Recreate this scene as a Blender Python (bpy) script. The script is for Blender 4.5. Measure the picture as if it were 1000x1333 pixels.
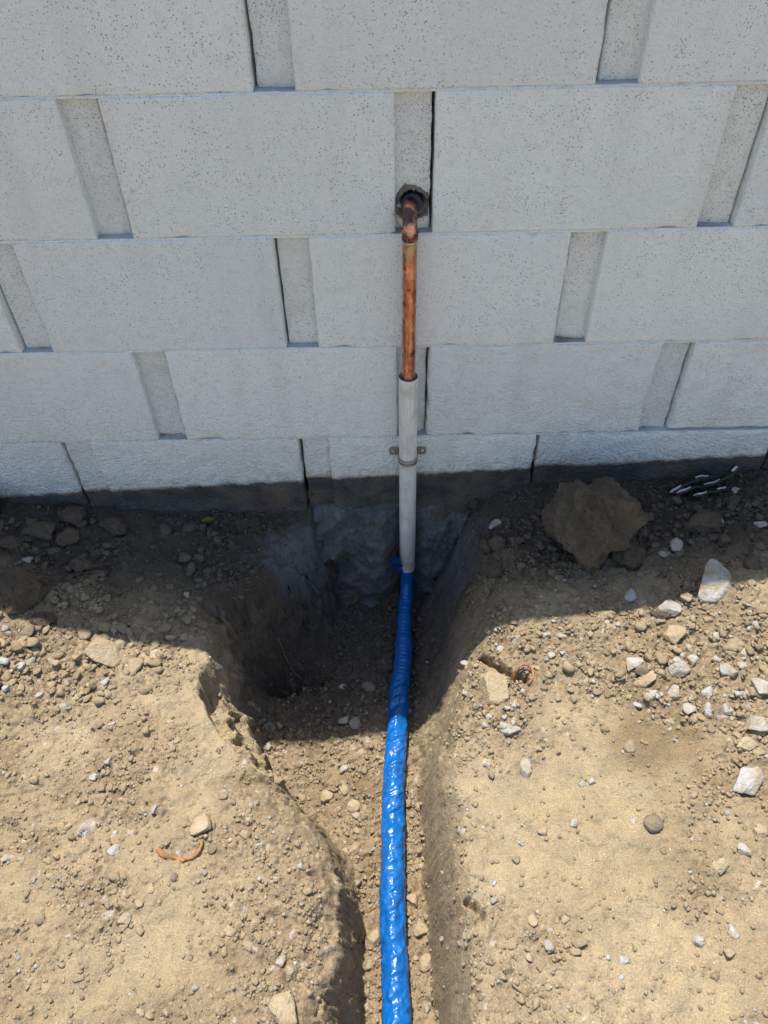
import bpy, bmesh, math, random
import numpy as np
from mathutils import Vector, Matrix
for o in list(bpy.data.objects): bpy.data.objects.remove(o)
SC = bpy.context.scene
C = SC.collection

# ------------------------------------------------------------------ camera
PITCH, ROLL, YAW = math.radians(46.49), math.radians(-1.5), math.radians(-0.76)
CAM = Vector((0.0, -1.1014, 1.1558))
cd = bpy.data.cameras.new('camera'); co = bpy.data.objects.new('camera', cd); C.objects.link(co)
cd.sensor_fit = 'HORIZONTAL'; cd.angle_x = 2 * math.atan(500 / 1005.8)
cd.clip_start = 0.02; cd.clip_end = 2000
_f = Vector((math.sin(YAW) * math.cos(PITCH), math.cos(YAW) * math.cos(PITCH), -math.sin(PITCH)))
_r = Vector((math.cos(YAW), -math.sin(YAW), 0)); _u = _r.cross(_f)
_R = _r * math.cos(ROLL) + _u * math.sin(ROLL); _U = -_r * math.sin(ROLL) + _u * math.cos(ROLL)
m3 = Matrix((_R, _U, -_f)).transposed()
co.matrix_world = Matrix.Translation(CAM) @ m3.to_4x4()
SC.camera = co
SC.render.resolution_x, SC.render.resolution_y = 768, 1024

# ------------------------------------------------------------------ light
SUN = Vector((-0.13, 0.25, 1.0)).normalized()          # towards the sun: high, behind the wall, a little left
w = bpy.data.worlds.new('World'); SC.world = w; w.use_nodes = True
nt = w.node_tree; bg = nt.nodes['Background']
sky = nt.nodes.new('ShaderNodeTexSky'); sky.sky_type = 'NISHITA'; sky.sun_disc = False
sky.sun_elevation = math.asin(SUN.z); sky.sun_rotation = math.atan2(SUN.x, SUN.y)
sky.air_density = 1.0; sky.dust_density = 1.0; sky.ozone_density = 1.2
nt.links.new(sky.outputs[0], bg.inputs[0]); bg.inputs[1].default_value = 0.15
sd = bpy.data.lights.new('sun', 'SUN'); sd.energy = 4.8; sd.angle = math.radians(0.5); sd.color = (1.0, 0.95, 0.87)
so = bpy.data.objects.new('sun', sd); C.objects.link(so)
so.rotation_euler = (-SUN).to_track_quat('-Z', 'Y').to_euler(); so.location = SUN * 20
SC.view_settings.view_transform = 'Standard'; SC.view_settings.look = 'None'
SC.view_settings.exposure = 0.40; SC.view_settings.gamma = 1.0
try: SC.view_settings.use_curve_mapping = False
except Exception: pass
SC.render.engine = 'CYCLES'
SC.cycles.max_bounces = 5; SC.cycles.diffuse_bounces = 3

# ------------------------------------------------------------------ terrain functions (metres; wall face at y = 0, wall base z = 0)
_rs = np.random.RandomState(7)
_perm = np.concatenate([_rs.permutation(256)] * 3)
_ang = _rs.rand(256) * 2 * np.pi
_gx, _gy = np.cos(_ang), np.sin(_ang)
def perlin(x, y, seed=0):
    x = np.asarray(x, float) + seed * 17.31; y = np.asarray(y, float) - seed * 9.77
    xi = np.floor(x).astype(int); yi = np.floor(y).astype(int); xf = x - xi; yf = y - yi
    u = xf * xf * xf * (xf * (xf * 6 - 15) + 10); v = yf * yf * yf * (yf * (yf * 6 - 15) + 10)
    def g(ix, iy, dx, dy):
        h = _perm[(_perm[ix & 255] + iy) & 255]
        return _gx[h] * dx + _gy[h] * dy
    a = g(xi, yi, xf, yf); b = g(xi + 1, yi, xf - 1, yf)
    c = g(xi, yi + 1, xf, yf - 1); d = g(xi + 1, yi + 1, xf - 1, yf - 1)
    return ((a + (b - a) * u) * (1 - v) + (c + (d - c) * u) * v) * 1.5
def fbm(x, y, f, octs=4, seed=0, gain=0.5):
    s = 0; a = 1.0; t = 0
    for i in range(octs):
        s = s + a * perlin(np.asarray(x) * f, np.asarray(y) * f, seed + i * 3); t += a; a *= gain; f *= 2.03
    return s / t * 1.3
def sstep(a, b, x):
    t = np.clip((x - a) / (b - a), 0, 1); return t * t * (3 - 2 * t)

# undisturbed soil level: surveyed points x, y, z
TOPPTS = np.array([(-1.3,-.05,.06),(-.78,-.02,.045),(-.70,-.02,.03),(-.55,-.02,.012),(-.41,-.02,.0),(-.2,-.02,.0),(.16,-.02,.015),(.21,-.02,.04),
 (.30,-.02,.065),(.52,-.02,.075),(.74,-.02,.097),(1.3,-.02,.12),(-.69,-.29,.06),(-.64,-.29,.025),(-.55,-.3,.0),(-.45,-.3,-.02),(-.37,-.31,-.03),
 (.17,-.31,-.01),(.21,-.30,.01),(.32,-.29,.03),(.42,-.29,.04),(.52,-.28,.06),(.60,-.28,.09),(.65,-.28,.10),(1.3,-.3,.12),(-1.3,-.3,.07),
 (-.2,-.1,-.055),(-.3,-.12,-.03),(-.15,-.05,-.02),(-.6,-.15,.01),(-.48,-.15,-.005),(.35,-.15,.05),(.6,-.15,.08),(-.6,-.5,.0),(-.35,-.5,-.015),(-.25,-.7,-.005),(-.5,-.75,-.01),(-.12,-.85,-.005),
 (.13,-.5,-.03),(.25,-.5,.0),(.45,-.5,.02),(.6,-.5,.05),(.13,-.75,-.02),(.3,-.75,.0),(.5,-.75,.02),(.3,-.95,.0),(-.4,-.95,-.01),(-1.2,-1.2,.0),(1.2,-1.2,.03),(0,-1.5,0)])
def _tps(r2): return np.where(r2 > 1e-12, r2 * np.log(r2 + 1e-12), 0)
_n = len(TOPPTS)
_K = _tps(((TOPPTS[:, None, :2] - TOPPTS[None, :, :2]) ** 2).sum(-1)) + np.eye(_n) * 0.004
_Pm = np.c_[np.ones(_n), TOPPTS[:, :2]]
_A = np.block([[_K, _Pm], [_Pm.T, np.zeros((3, 3))]])
_W = np.linalg.solve(_A, np.r_[TOPPTS[:, 2], 0, 0, 0])
def soil_top(X, Y):
    x = np.clip(X, -1.3, 1.3); y = np.clip(Y, -1.5, .02)
    z = _W[_n] + _W[_n + 1] * x + _W[_n + 2] * y
    for i in range(_n):
        z = z + _W[i] * _tps((x - TOPPTS[i, 0]) ** 2 + (y - TOPPTS[i, 1]) ** 2)
    return z
# trench: y, left brink, left toe, right toe, right brink
TR = np.array([(.06,-.17,-.09,.10,.17),(0,-.17,-.09,.10,.17),(-.05,-.18,-.10,.06,.16),(-.11,-.205,-.12,.048,.17),(-.15,-.30,-.17,.046,.175),(-.19,-.372,-.225,.043,.185),(-.23,-.375,-.25,.042,.185),(-.3,-.345,-.262,.035,.18),
 (-.36,-.350,-.255,.034,.155),(-.40,-.342,-.248,.034,.145),(-.45,-.312,-.228,.038,.122),(-.5,-.275,-.19,.041,.118),(-.55,-.205,-.125,.042,.115),(-.6,-.165,-.085,.043,.113),(-.65,-.112,-.063,.044,.112),
 (-.7,-.086,-.058,.046,.112),(-.8,-.092,-.056,.050,.115),(-.9,-.10,-.052,.054,.115),(-1.2,-.09,-.05,.055,.10),(-2.2,-.09,-.05,.055,.10),(-2.6,-.06,-.05,.03,.06)])[::-1]
def trench(X, Y):
    yy = Y + fbm(X, Y, 9, 2, 51) * .012
    tl = np.interp(yy, TR[:, 0], TR[:, 1]); fl = np.interp(yy, TR[:, 0], TR[:, 2])
    fr = np.interp(yy, TR[:, 0], TR[:, 3]); tr = np.interp(yy, TR[:, 0], TR[:, 4])
    e = fbm(X, Y, 14, 4, 5); e2 = fbm(X * .3, Y, 45, 3, 8)
    tl = tl + e * .016 + e2 * .003; fl = fl + e * .009 + e2 * .003
    tr = tr + fbm(X, Y, 12, 4, 6) * .014; fr = fr + fbm(X, Y, 16, 3, 9) * .005
    a = np.clip((X - tl) / np.maximum(fl - tl, .008), 0, 1); b = np.clip((tr - X) / np.maximum(tr - fr, .01), 0, 1)
    mL = sstep(0, 1, a ** .9); mR = b ** (1 + .9 * sstep(-.40, -.52, Y))
    tw = sstep(-.55, -.50, Y) * sstep(-.34, -.38, Y)            # broken, stepped bank
    q = a + fbm(X, Y, 38, 3, 53) * a * (1 - a)
    mL = mL * (1 - tw) + tw * (.36 * sstep(0, .10, q) + .14 * sstep(.42, .48, q) + .50 * sstep(.74, .88, q)) * sstep(0, .02, a)
    mR = mR - .05 * np.sin(2 * np.pi * mR)                      # lower part a bit steeper than the shoulder
    a0 = np.clip((X - (tl - .075)) / .075, 0, 1) ** 2 * sstep(-.50, -.60, Y) * .17      # rounded shoulder of the near left bank
    mL = a0 + (1 - a0) * mL
    return mL * mR * sstep(-2.65, -2.3, Y) * sstep(.2, .1, Y), a, b
def height(X, Y):
    X = np.asarray(X, float); Y = np.asarray(Y, float)
    T = soil_top(X, Y)
    T = T + fbm(X, Y, 5, 3, 1) * .010 + fbm(X, Y, 18, 3, 2) * .005
    m, a, b = trench(X, Y)
    F = -.262 - .022 * sstep(-.03, -.2, X) + fbm(X, Y, 20, 3, 3) * .006 + .05 * sstep(-.04, .02, Y)
    z = T * (1 - m) + F * m
    # slumped shelf and hollow on the left brink
    z = z - .022 * np.exp(-(((X + .26) / .07) ** 2 + ((Y + .565) / .022) ** 2))
    z = z + .022 * sstep(.02, .2, m) * sstep(1.0, .8, m) * (X < -.05) * sstep(-.36, -.28, Y) * (np.abs(fbm(X, Y, 26, 4, 54)) * 3.4 - .6)
    z = z - .085 * np.exp(-(((X + .235) / .075) ** 2 + ((Y + .215) / .035) ** 2)) * (1 + .8 * fbm(X, Y, 25, 3, 14))
    sd_ = sstep(.03, .2, m) * sstep(1.0, .85, m); z = z + sd_ * (.016 * fbm(X, Y, 24, 4, 56, .65) - .016 * np.abs(fbm(X, Y, 42, 4, 57, .6)))
    # fissures beside the tan stone on the right brink
    def fissure(pts, wd, dep):
        h = 0
        for (x0, y0), (x1, y1) in zip(pts[:-1], pts[1:]):
            dx, dy = x1 - x0, y1 - y0; t = np.clip(((X - x0) * dx + (Y - y0) * dy) / (dx * dx + dy * dy), 0, 1)
            d = np.hypot(X - x0 - t * dx, Y - y0 - t * dy) + fbm(X, Y, 60, 2, 15) * .002
            h = np.maximum(h, dep * sstep(wd, wd * .3, d))
        return h
    z = z - fissure([(.158, -.345), (.175, -.362), (.192, -.375), (.205, -.39), (.225, -.398)], .0085, .055)
    z = z - fissure([(.10, -.745), (.112, -.757), (.12, -.767)], .006, .03)
    z = z - fissure([(-.62, -.60), (-.56, -.585), (-.52, -.60)], .003, .004)
    return z, m, a, b
def gravelmask(X, Y, m):
    g = .55 + .85 * fbm(X, Y, 6, 3, 21) + .25 * fbm(X, Y, 22, 2, 22)
    def blob(px, py, rx, ry, wt): return wt * np.exp(-(((X - px) / rx) ** 2 + ((Y - py) / ry) ** 2))
    g = g + blob(.45, -.36, .35, .10, .35) + blob(.52, -.45, .14, .12, .35) + blob(.17, -.47, .06, .10, .45) + blob(-.6, -.36, .2, .06, .8)
    g = g + blob(-.15, -.74, .06, .12, .45) + blob(-.42, -.55, .16, .10, .15) + blob(.22, -.80, .05, .05, .5) + blob(-.6, -.12, .25, .08, .35) + blob(.3, -.12, .4, .08, .4)
    g = g - blob(.30, -.62, .12, .12, .75) - blob(.33, -.85, .15, .14, .6) - blob(-.33, -.82, .09, .09, .25) - blob(-.45, -.18, .10, .10, .45) - blob(.39, -.55, .08, .06, .7) - blob(.19, -.372, .03, .018, 1.5)
    g = g - blob(-.31, -.47, .06, .10, .4) + .6 * sstep(.85, 1, m) - .5 * sstep(.1, .4, m) * sstep(.95, .7, m)
    return np.clip(g, 0, 1)

def worley_stones(X, Y, cell, seed, dens):
    """packed little stones: union of domes on a jittered grid; returns height 0..1 (times cell) and a random number per stone"""
    gi = np.floor(X / cell).astype(int); gj = np.floor(Y / cell).astype(int)
    H = np.zeros_like(X); Rn = np.full_like(X, .5)
    for di in (-1, 0, 1):
        for dj in (-1, 0, 1):
            i, j = gi + di, gj + dj
            h = (i * 73856093) ^ (j * 19349663) ^ (seed * 83492791); h = (h ^ (h >> 13)) * 1274126177 & 0x7fffffff
            r1 = (h & 1023) / 1023.; r2 = ((h >> 10) & 1023) / 1023.; r3 = ((h >> 20) & 1023) / 1023.
            h2 = (h * 1103515245 + 12345) & 0x7fffffff; r4 = ((h2 >> 5) & 1023) / 1023.; r5 = ((h2 >> 15) & 1023) / 1023.
            dx = X - (i + .15 + .7 * r1) * cell; dy = Y - (j + .15 + .7 * r2) * cell
            a = r4 * 3.1416; u = dx * np.cos(a) + dy * np.sin(a); v = (-dx * np.sin(a) + dy * np.cos(a)) / (.65 + .35 * r5)
            r = cell * (.24 + .42 * r3 * r3 + .05); d = np.zeros_like(X)
            for q in range(5):                                   # five-sided chips with a tilted top
                ph = q * 1.2566 + (r1 * 7.3 + q * r2 * 3.1) % .8; d = np.maximum(d, (u * np.cos(ph) + v * np.sin(ph)) / (r * (.72 + .4 * ((r3 * 9.7 + q * .37) % 1))))
            k = (r / cell) * (.5 + .5 * r5) * np.clip((1 - d) * 2.6, 0, 1) ** .6 * (1 + .35 * u / r * (r1 - .5) * 2) * (r4 < dens)
            w = k > H; H = np.where(w, k, H); Rn = np.where(w, r2, Rn)
    return H, Rn
# ------------------------------------------------------------------ helpers
def tag(o, label, cat, group=None, kind=None):
    if label: o['label'] = label
    if cat: o['category'] = cat
    if group: o['group'] = group
    if kind: o['kind'] = kind
    return o
def np_mesh(name, V, F, smooth=True):
    me = bpy.data.meshes.new(name); V = np.asarray(V, np.float32); F = np.asarray(F, np.int32); k = F.shape[1]
    me.vertices.add(len(V)); me.vertices.foreach_set('co', V.ravel())
    me.loops.add(F.size); me.loops.foreach_set('vertex_index', F.ravel())
    me.polygons.add(len(F)); me.polygons.foreach_set('loop_start', np.arange(0, F.size, k, dtype=np.int32))
    me.polygons.foreach_set('loop_total', np.full(len(F), k, np.int32))
    if smooth: me.polygons.foreach_set('use_smooth', np.ones(len(F), bool))
    me.update(calc_edges=True); me.validate()
    return me
def link(name, me, mat=None, parent=None):
    o = bpy.data.objects.new(name, me); C.objects.link(o)
    if mat is not None:
        me.materials.clear()
        for mm in (mat if isinstance(mat, (list, tuple)) else [mat]): me.materials.append(mm)
    if parent is not None: o.parent = parent
    return o
def set_col(me, col):
    a = me.color_attributes.new('col', 'FLOAT_COLOR', 'POINT')
    a.data.foreach_set('color', np.c_[col, np.ones(len(col))].astype(np.float32).ravel())
def grid_faces(nu, nv, flip=False):
    i = np.arange(nu * nv).reshape(nv, nu)
    a, b, c, d = i[:-1, :-1].ravel(), i[:-1, 1:].ravel(), i[1:, 1:].ravel(), i[1:, :-1].ravel()
    return np.c_[a, d, c, b] if flip else np.c_[a, b, c, d]
def box_mesh(name, x0, x1, y0, y1, z0, z1, bev=0.0):
    bm = bmesh.new(); bmesh.ops.create_cube(bm, size=1)
    for v in bm.verts: v.co = Vector(((x0 + x1) / 2 + v.co.x * (x1 - x0), (y0 + y1) / 2 + v.co.y * (y1 - y0), (z0 + z1) / 2 + v.co.z * (z1 - z0)))
    if bev: bmesh.ops.bevel(bm, geom=bm.edges[:], offset=bev, segments=2, affect='EDGES')
    me = bpy.data.meshes.new(name); bm.to_mesh(me); bm.free(); return me
class N:
    """small node-graph writer"""
    def __init__(s, name):
        s.m = bpy.data.materials.new(name); s.m.use_nodes = True; s.t = s.m.node_tree; s.b = s.t.nodes['Principled BSDF']
    def n(s, typ, ins=None, **kw):
        nd = s.t.nodes.new('ShaderNode' + typ)
        for k, v in kw.items(): setattr(nd, k, v)
        for k, v in (ins or {}).items(): s.put(nd.inputs[k], v)
        return nd
    def put(s, sock, v):
        if hasattr(v, 'is_output'): s.t.links.new(v, sock)
        elif hasattr(v, 'outputs'): s.t.links.new(v.outputs[0], sock)
        elif isinstance(v, tuple) and len(v) == 3 and sock.type == 'RGBA': sock.default_value = (*v, 1)
        else: sock.default_value = v
    def pos(s): return s.n('NewGeometry').outputs['Position']
    def obj(s): return s.n('TexCoord').outputs['Object']
    def noise(s, vec, scale, det=3, rough=.55): return s.n('TexNoise', {'Vector': vec, 'Scale': scale, 'Detail': det, 'Roughness': rough}).outputs[0]
    def vor(s, vec, scale, feat='F1'): return s.n('TexVoronoi', {'Vector': vec, 'Scale': scale}, feature=feat)
    def math(s, op, a, b=0.0, c=0.0, clamp=False):
        nd = s.n('Math', {0: a, 1: b, 2: c}, operation=op); nd.use_clamp = clamp; return nd.outputs[0]
    def rng(s, v, a, b, c=0.0, d=1.0, interp='LINEAR'):
        return s.n('MapRange', {'Value': v, 'From Min': a, 'From Max': b, 'To Min': c, 'To Max': d}, interpolation_type=interp).outputs[0]
    def mix(s, f, a, b, mode='MIX'):
        nd = s.n('Mix', data_type='RGBA', blend_type=mode); s.put(nd.inputs[0], f); s.put(nd.inputs[6], a); s.put(nd.inputs[7], b); return nd.outputs[2]
    def bump(s, h, dist, strength=1.0, normal=None):
        ins = {'Height': h, 'Distance': dist, 'Strength': strength}
        if normal is not None: ins['Normal'] = normal
        return s.n('Bump', ins).outputs[0]
    def out(s, col=None, rough=None, normal=None, **kw):
        if col is not None: s.put(s.b.inputs['Base Color'], col)
        if rough is not None: s.put(s.b.inputs['Roughness'], rough)
        if normal is not None: s.put(s.b.inputs['Normal'], normal)
        for k, v in kw.items(): s.put(s.b.inputs[k], v)
        return s.m

# ------------------------------------------------------------------ materials
def soil_material():
    g = N('dry_soil'); p = g.pos()
    c = g.n('VertexColor', layer_name='col').outputs[0]
    n1 = g.noise(p, 35, 4); n2 = g.noise(p, 420, 3, .65); n3 = g.noise(p, 130, 3)
    c = g.mix(1.0, c, g.mix(g.rng(n1, .3, .7), (.86, .86, .88), (1.12, 1.10, 1.06)), 'MULTIPLY')
    c = g.mix(1.0, c, g.mix(g.rng(n2, .32, .68), (.74, .73, .72), (1.22, 1.22, 1.22)), 'MULTIPLY')
    v = g.vor(p, 210); sp = g.rng(g.n('SeparateColor', {0: v.outputs['Color']}).outputs[0], .9, .95)
    sp = g.math('MULTIPLY', sp, g.rng(v.outputs['Distance'], .45, .3))
    c = g.mix(g.math('MULTIPLY', sp, .7), c, g.mix(1.0, c, (1.5, 1.55, 1.65), 'MULTIPLY'))
    h = g.math('ADD', g.math('MULTIPLY', n2, .5), g.math('ADD', n3, g.math('MULTIPLY', sp, .4)))
    return g.out(c, .95, g.bump(h, .004, .8), **{'Specular IOR Level': .15})
def stone_material(name, c1, c2, c3, dust=.35, rel=.005):
    g = N(name); p = g.obj(); q = g.pos()
    c = g.mix(g.rng(g.noise(q, 30, 4), .35, .65), c1, c2); c = g.mix(g.math('MULTIPLY', g.rng(g.noise(q, 90, 5, .7), .52, .66), .8), c, c3)
    d = g.math('MULTIPLY', g.rng(g.noise(q, 55, 3), .42, .62), dust); c = g.mix(d, c, (.40, .285, .16))
    h = g.math('ADD', g.noise(q, 160, 4, .65), g.math('MULTIPLY', g.noise(q, 600, 2), .35))
    return g.out(c, .85, g.bump(h, rel, .9), **{'Specular IOR Level': .25})
def pebble_material():
    g = N('gravel'); q = g.pos(); c = g.n('VertexColor', layer_name='col').outputs[0]
    c = g.mix(1.0, c, g.mix(g.rng(g.noise(q, 300, 3), .3, .7), (.78, .78, .78), (1.18, 1.18, 1.18)), 'MULTIPLY')
    return g.out(c, .92, g.bump(g.noise(q, 700, 2), .0015, .6), **{'Specular IOR Level': .2})
def paint_material(name, tint, dirt):
    g = N(name); p = g.pos(); x, y, z = g.n('SeparateXYZ', {0: p}).outputs
    low = g.rng(z, .48, .12)                                     # rougher render on the lower courses
    big = g.noise(p, 5, 3); mid = g.noise(p, 60, 4, .6); fine = g.noise(p, 420, 2, .6); lump = g.noise(p, 170, 2, .5)
    rnd = g.n('ObjectInfo').outputs['Random']; c = g.mix(g.rng(big, .35, .65), tuple(t * .955 for t in tint), tint); c = g.mix(1.0, c, g.mix(rnd, (.95, .95, .96), (1.03, 1.03, 1.01)), 'MULTIPLY')
    c = g.mix(g.math('MULTIPLY', g.rng(mid, .5, .75), dirt), c, (.50, .47, .42))
    c = g.mix(g.math('MULTIPLY', g.rng(g.noise(p, 9, 5, .7), .55, .75), dirt * .8), c, (.52, .47, .40))
    stk = g.noise(g.n('Mapping', {'Vector': p, 'Scale': (1, 1, .12)}), 14, 4, .6); c = g.mix(g.math('MULTIPLY', g.rng(stk, .52, .72), .22), c, (.55, .53, .49))
    # pinholes in the painted block face
    pits = 0
    for sc, th, lo in ((125, .135, .60), (270, .23, .42)):
        v = g.vor(p, sc); r = g.n('SeparateColor', {0: v.outputs['Color']}).outputs[1]
        k = g.math('MULTIPLY', g.rng(v.outputs['Distance'], th, th * .45), g.rng(r, lo, lo + .1))
        k = g.math('MULTIPLY', k, g.rng(big, .38, .6, .25, 1))
        pits = k if pits == 0 else g.math('MAXIMUM', pits, k)
    c = g.mix(1.0, c, g.mix(g.rng(fine, .3, .7), (.93, .93, .93), (1.05, 1.05, 1.05)), 'MULTIPLY'); c = g.mix(g.math('MULTIPLY', pits, .5), c, (.22, .21, .20))
    # bare damp block below the old soil line
    edge = g.math('SUBTRACT', z, g.math('MULTIPLY_ADD', x, .053, .101))
    edge = g.math('ADD', edge, g.math('MULTIPLY', g.math('SUBTRACT', g.noise(p, 30, 6, .72), .5), .030))
    pm = g.rng(edge, -.005, .004); stain = g.math('MULTIPLY', g.rng(edge, .035, 0.0), g.rng(mid, .4, .65)); c = g.mix(g.math('MULTIPLY', stain, .6), c, (.30, .25, .19))
    raw = g.mix(g.rng(g.noise(p, 25, 4), .35, .65), (.055, .056, .058), (.12, .11, .10))
    raw = g.mix(g.math('MULTIPLY', g.rng(g.noise(p, 12, 4, .7), .46, .66), .75), raw, (.15, .115, .08))
    c = g.mix(pm, raw, c)
    h = g.math('ADD', g.math('MULTIPLY', fine, .75), g.math('MULTIPLY', lump, g.math('MULTIPLY_ADD', low, 2.2, .25)))
    h = g.math('SUBTRACT', h, g.math('MULTIPLY', pits, .9)); h = g.math('ADD', h, g.math('MULTIPLY', pm, .35))
    return g.out(c, g.rng(pm, 0, 1, .9, .75), g.bump(h, .0036, 1.0), **{'Specular IOR Level': .3})
def concrete_material(name, a, b, rel=.004):
    g = N(name); p = g.pos()
    c = g.mix(g.rng(g.noise(p, 22, 5, .65), .38, .62), a, b)
    c = g.mix(g.math('MULTIPLY', g.rng(g.noise(p, 14, 4, .7), .5, .68), .75), c, (.20, .14, .09))
    return g.out(c, .9, g.bump(g.math('ADD', g.noise(p, 110, 5, .7), g.math('MULTIPLY', g.noise(p, 450, 2), .3)), rel, .9), **{'Specular IOR Level': .2})
def copper_material(name, tarnish):
    g = N(name); p = g.pos(); q = g.n('Mapping', {'Vector': p, 'Scale': (1, 1, .35)})
    n = g.noise(q, 90, 4, .65); n2 = g.noise(q, 240, 3, .6)
    c = g.mix(g.rng(n, .38, .62), (.84, .42, .29), (.48, .18, .11)); c = g.mix(g.math('MULTIPLY', g.rng(n2, .55, .68), .7), c, (.14, .055, .035))
    c = g.mix(g.math('MULTIPLY', g.rng(g.noise(p, 60, 3), .62 - tarnish, .75 - tarnish), .9), c, (.085, .05, .045))
    zf = g.n('SeparateXYZ', {0: p}).outputs[2]; sm = g.math('MULTIPLY', g.math('MULTIPLY', g.rng(zf, .565, .590), g.rng(zf, .608, .602)), g.rng(g.noise(q, 70, 3), .46, .56)); c = g.mix(g.math('MULTIPLY', sm, .8), c, (.50, .46, .33))
    return g.out(c, g.rng(n, .3, .7, .22, .45), g.bump(n2, .0016, .6), Metallic=.9)
def plastic_material(name, col, col2, rough, rel, scale, coat=0.0):
    g = N(name); p = g.pos(); c = g.mix(g.rng(g.noise(p, 30, 4, .6), .4, .65), col, col2)
    return g.out(c, rough, g.bump(g.noise(p, scale, 4, .6), rel, .6), **{'Coat Weight': coat, 'Coat Roughness': .08})
def metal_material(name, col, rough):
    g = N(name); p = g.pos(); c = g.mix(g.rng(g.noise(p, 150, 4, .6), .4, .65), col, tuple(t * .6 for t in col))
    return g.out(c, rough, g.bump(g.noise(p, 500, 2), .0006, .5), Metallic=.9)
def plain_material(name, a, b, rough=.8, scale=80):
    g = N(name); p = g.pos(); return g.out(g.mix(g.rng(g.noise(p, scale, 4, .6), .38, .62), a, b), rough, g.bump(g.noise(p, scale * 4, 3), .002, .5))
def film_material():
    g = N('blue_film'); p = g.pos(); q = g.n('Mapping', {'Vector': p, 'Scale': (1.0, .8, 1.0)})
    c = g.mix(g.rng(g.noise(p, 30, 4, .6), .4, .65), (.003, .105, .375), (.004, .135, .45))
    y = g.n('SeparateXYZ', {0: p}).outputs[1]; crk = g.rng(y, -.27, -.33)
    c = g.mix(g.math('MULTIPLY', g.rng(g.noise(p, 120, 4, .7), .60, .75), .35), c, (.30, .25, .17))
    wob = g.mix(.04, q, g.n('TexNoise', {'Vector': p, 'Scale': 40.0}).outputs[1])
    h = g.math('ADD', g.vor(wob, 30).outputs['Distance'], g.math('MULTIPLY', g.vor(wob, 75).outputs['Distance'], .22))
    h = g.math('MULTIPLY', h, g.math('MULTIPLY_ADD', crk, .85, .15))
    return g.out(c, .30, g.bump(h, .0058, .8), **{'Coat Weight': .12, 'Coat Roughness': .12})
M_soil = soil_material(); M_gravel = pebble_material()
M_paint = paint_material('painted_block', (.885, .905, .85), .22); M_strip = paint_material('painted_recess', (.845, .855, .80), .34)
M_bed = concrete_material('mortar', (.50, .50, .50), (.42, .42, .42), .003)
M_core = plain_material('block_core', (.16, .155, .15), (.10, .10, .10))
M_foot = concrete_material('footing_concrete', (.15, .150, .150), (.26, .255, .248), .022)
STONE = {'tan': stone_material('tan_stone', (.42, .33, .21), (.49, .40, .27), (.32, .235, .14), .5),
 'white': stone_material('white_stone', (.42, .40, .36), (.52, .50, .46), (.30, .26, .20), .75),
 'grey': stone_material('grey_stone', (.34, .33, .31), (.48, .47, .44), (.20, .19, .18), .5),
 'dark': stone_material('dark_stone', (.20, .16, .125), (.26, .21, .16), (.13, .10, .08), .3),
 'clod': stone_material('dirt_clod', (.15, .115, .078), (.20, .155, .105), (.09, .06, .036), .10, .020)}

# ------------------------------------------------------------------ ground
def axis(a, b, step, lim, growth=1.16):
    fine = np.arange(a, b + step / 2, step); l = []; r = []; s = step; x = a
    while x > -lim: s *= growth; x -= s; l.append(x)
    s = step; x = b
    while x < lim: s *= growth; x += s; r.append(x)
    return np.array(l[::-1] + list(fine) + r)
gx = axis(-.90, .90, .0021, 300); gy = axis(-.95, .012, .0021, 300)
GX, GY = np.meshgrid(gx, gy)
GZ, GM, GA, GB = height(GX, GY)
GG = gravelmask(GX, GY, GM)
far = sstep(1.5, 4, np.hypot(GX, GY)); GZ = GZ * (1 - far) + (.03 + fbm(GX, GY, .2, 3, 31) * .15) * far
def crumble(X, Y, s): return np.abs(fbm(X, Y, s, 3, 33)) * 2
near = sstep(1.6, 1.0, np.hypot(GX, GY + .4))
GZ = GZ + near * ((.3 + GG) * .0058 * fbm(GX, GY, 75, 3, 35, .7) + .0045 * fbm(GX, GY, 30, 2, 36) - GG * .003 * crumble(GX, GY, 45))
# half-buried stones and crumbs pressed into the surface
wallzone = sstep(-.31, -.12, GY + .05 * fbm(GX, GY, 7, 3, 65)) * sstep(.25, .0, GY)          # freshly turned soil along the wall; also masks the shade painted there
floorz = sstep(.8, 1, GM)
tint = np.ones_like(GZ); pick = np.zeros_like(GZ)
I = near > .01; gX, gY, gG, gW, gN = GX[I], GY[I], GG[I], wallzone[I], near[I]
side = sstep(.30, .6, GM[I]) * sstep(.99, .92, GM[I])             # fewer stones on the cut sides
for cell, seed, amp, dens in ((.045, 3, .34, np.clip(.5 * gW * sstep(.35, .8, gG), 0, 1)), (.022, 5, .42, .16 * gG + .5 * gW * gG), (.0125, 7, .55, .72 * gG ** 1.5), (.0075, 9, .55, .9 * gG)):
    H, R = worley_stones(gX, gY, cell, seed, dens * (1 - .4 * side))
    GZ[I] += gN * amp * cell * H; t = tint[I]; tint[I] = np.where(H > .02, .80 + .36 * R, t)
    p = pick[I]; pick[I] = np.where((H > .03) & (R > .96), 1 - .8 * gW, p)
arc = np.hypot(GX - .245, GY + .70); GZ += .0011 * np.sin(arc * 420) * sstep(.03, .04, arc) * sstep(.085, .07, arc) * sstep(-.02, .02, GX - .235) * near       # boot tread
arc = np.hypot(GX - .16, GY + .80); GZ += .0010 * np.sin(arc * 330) * sstep(.09, .10, arc) * sstep(.15, .13, arc) * sstep(.0, .04, GX - .2) * near
V = np.stack([GX, GY, GZ], -1)
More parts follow.
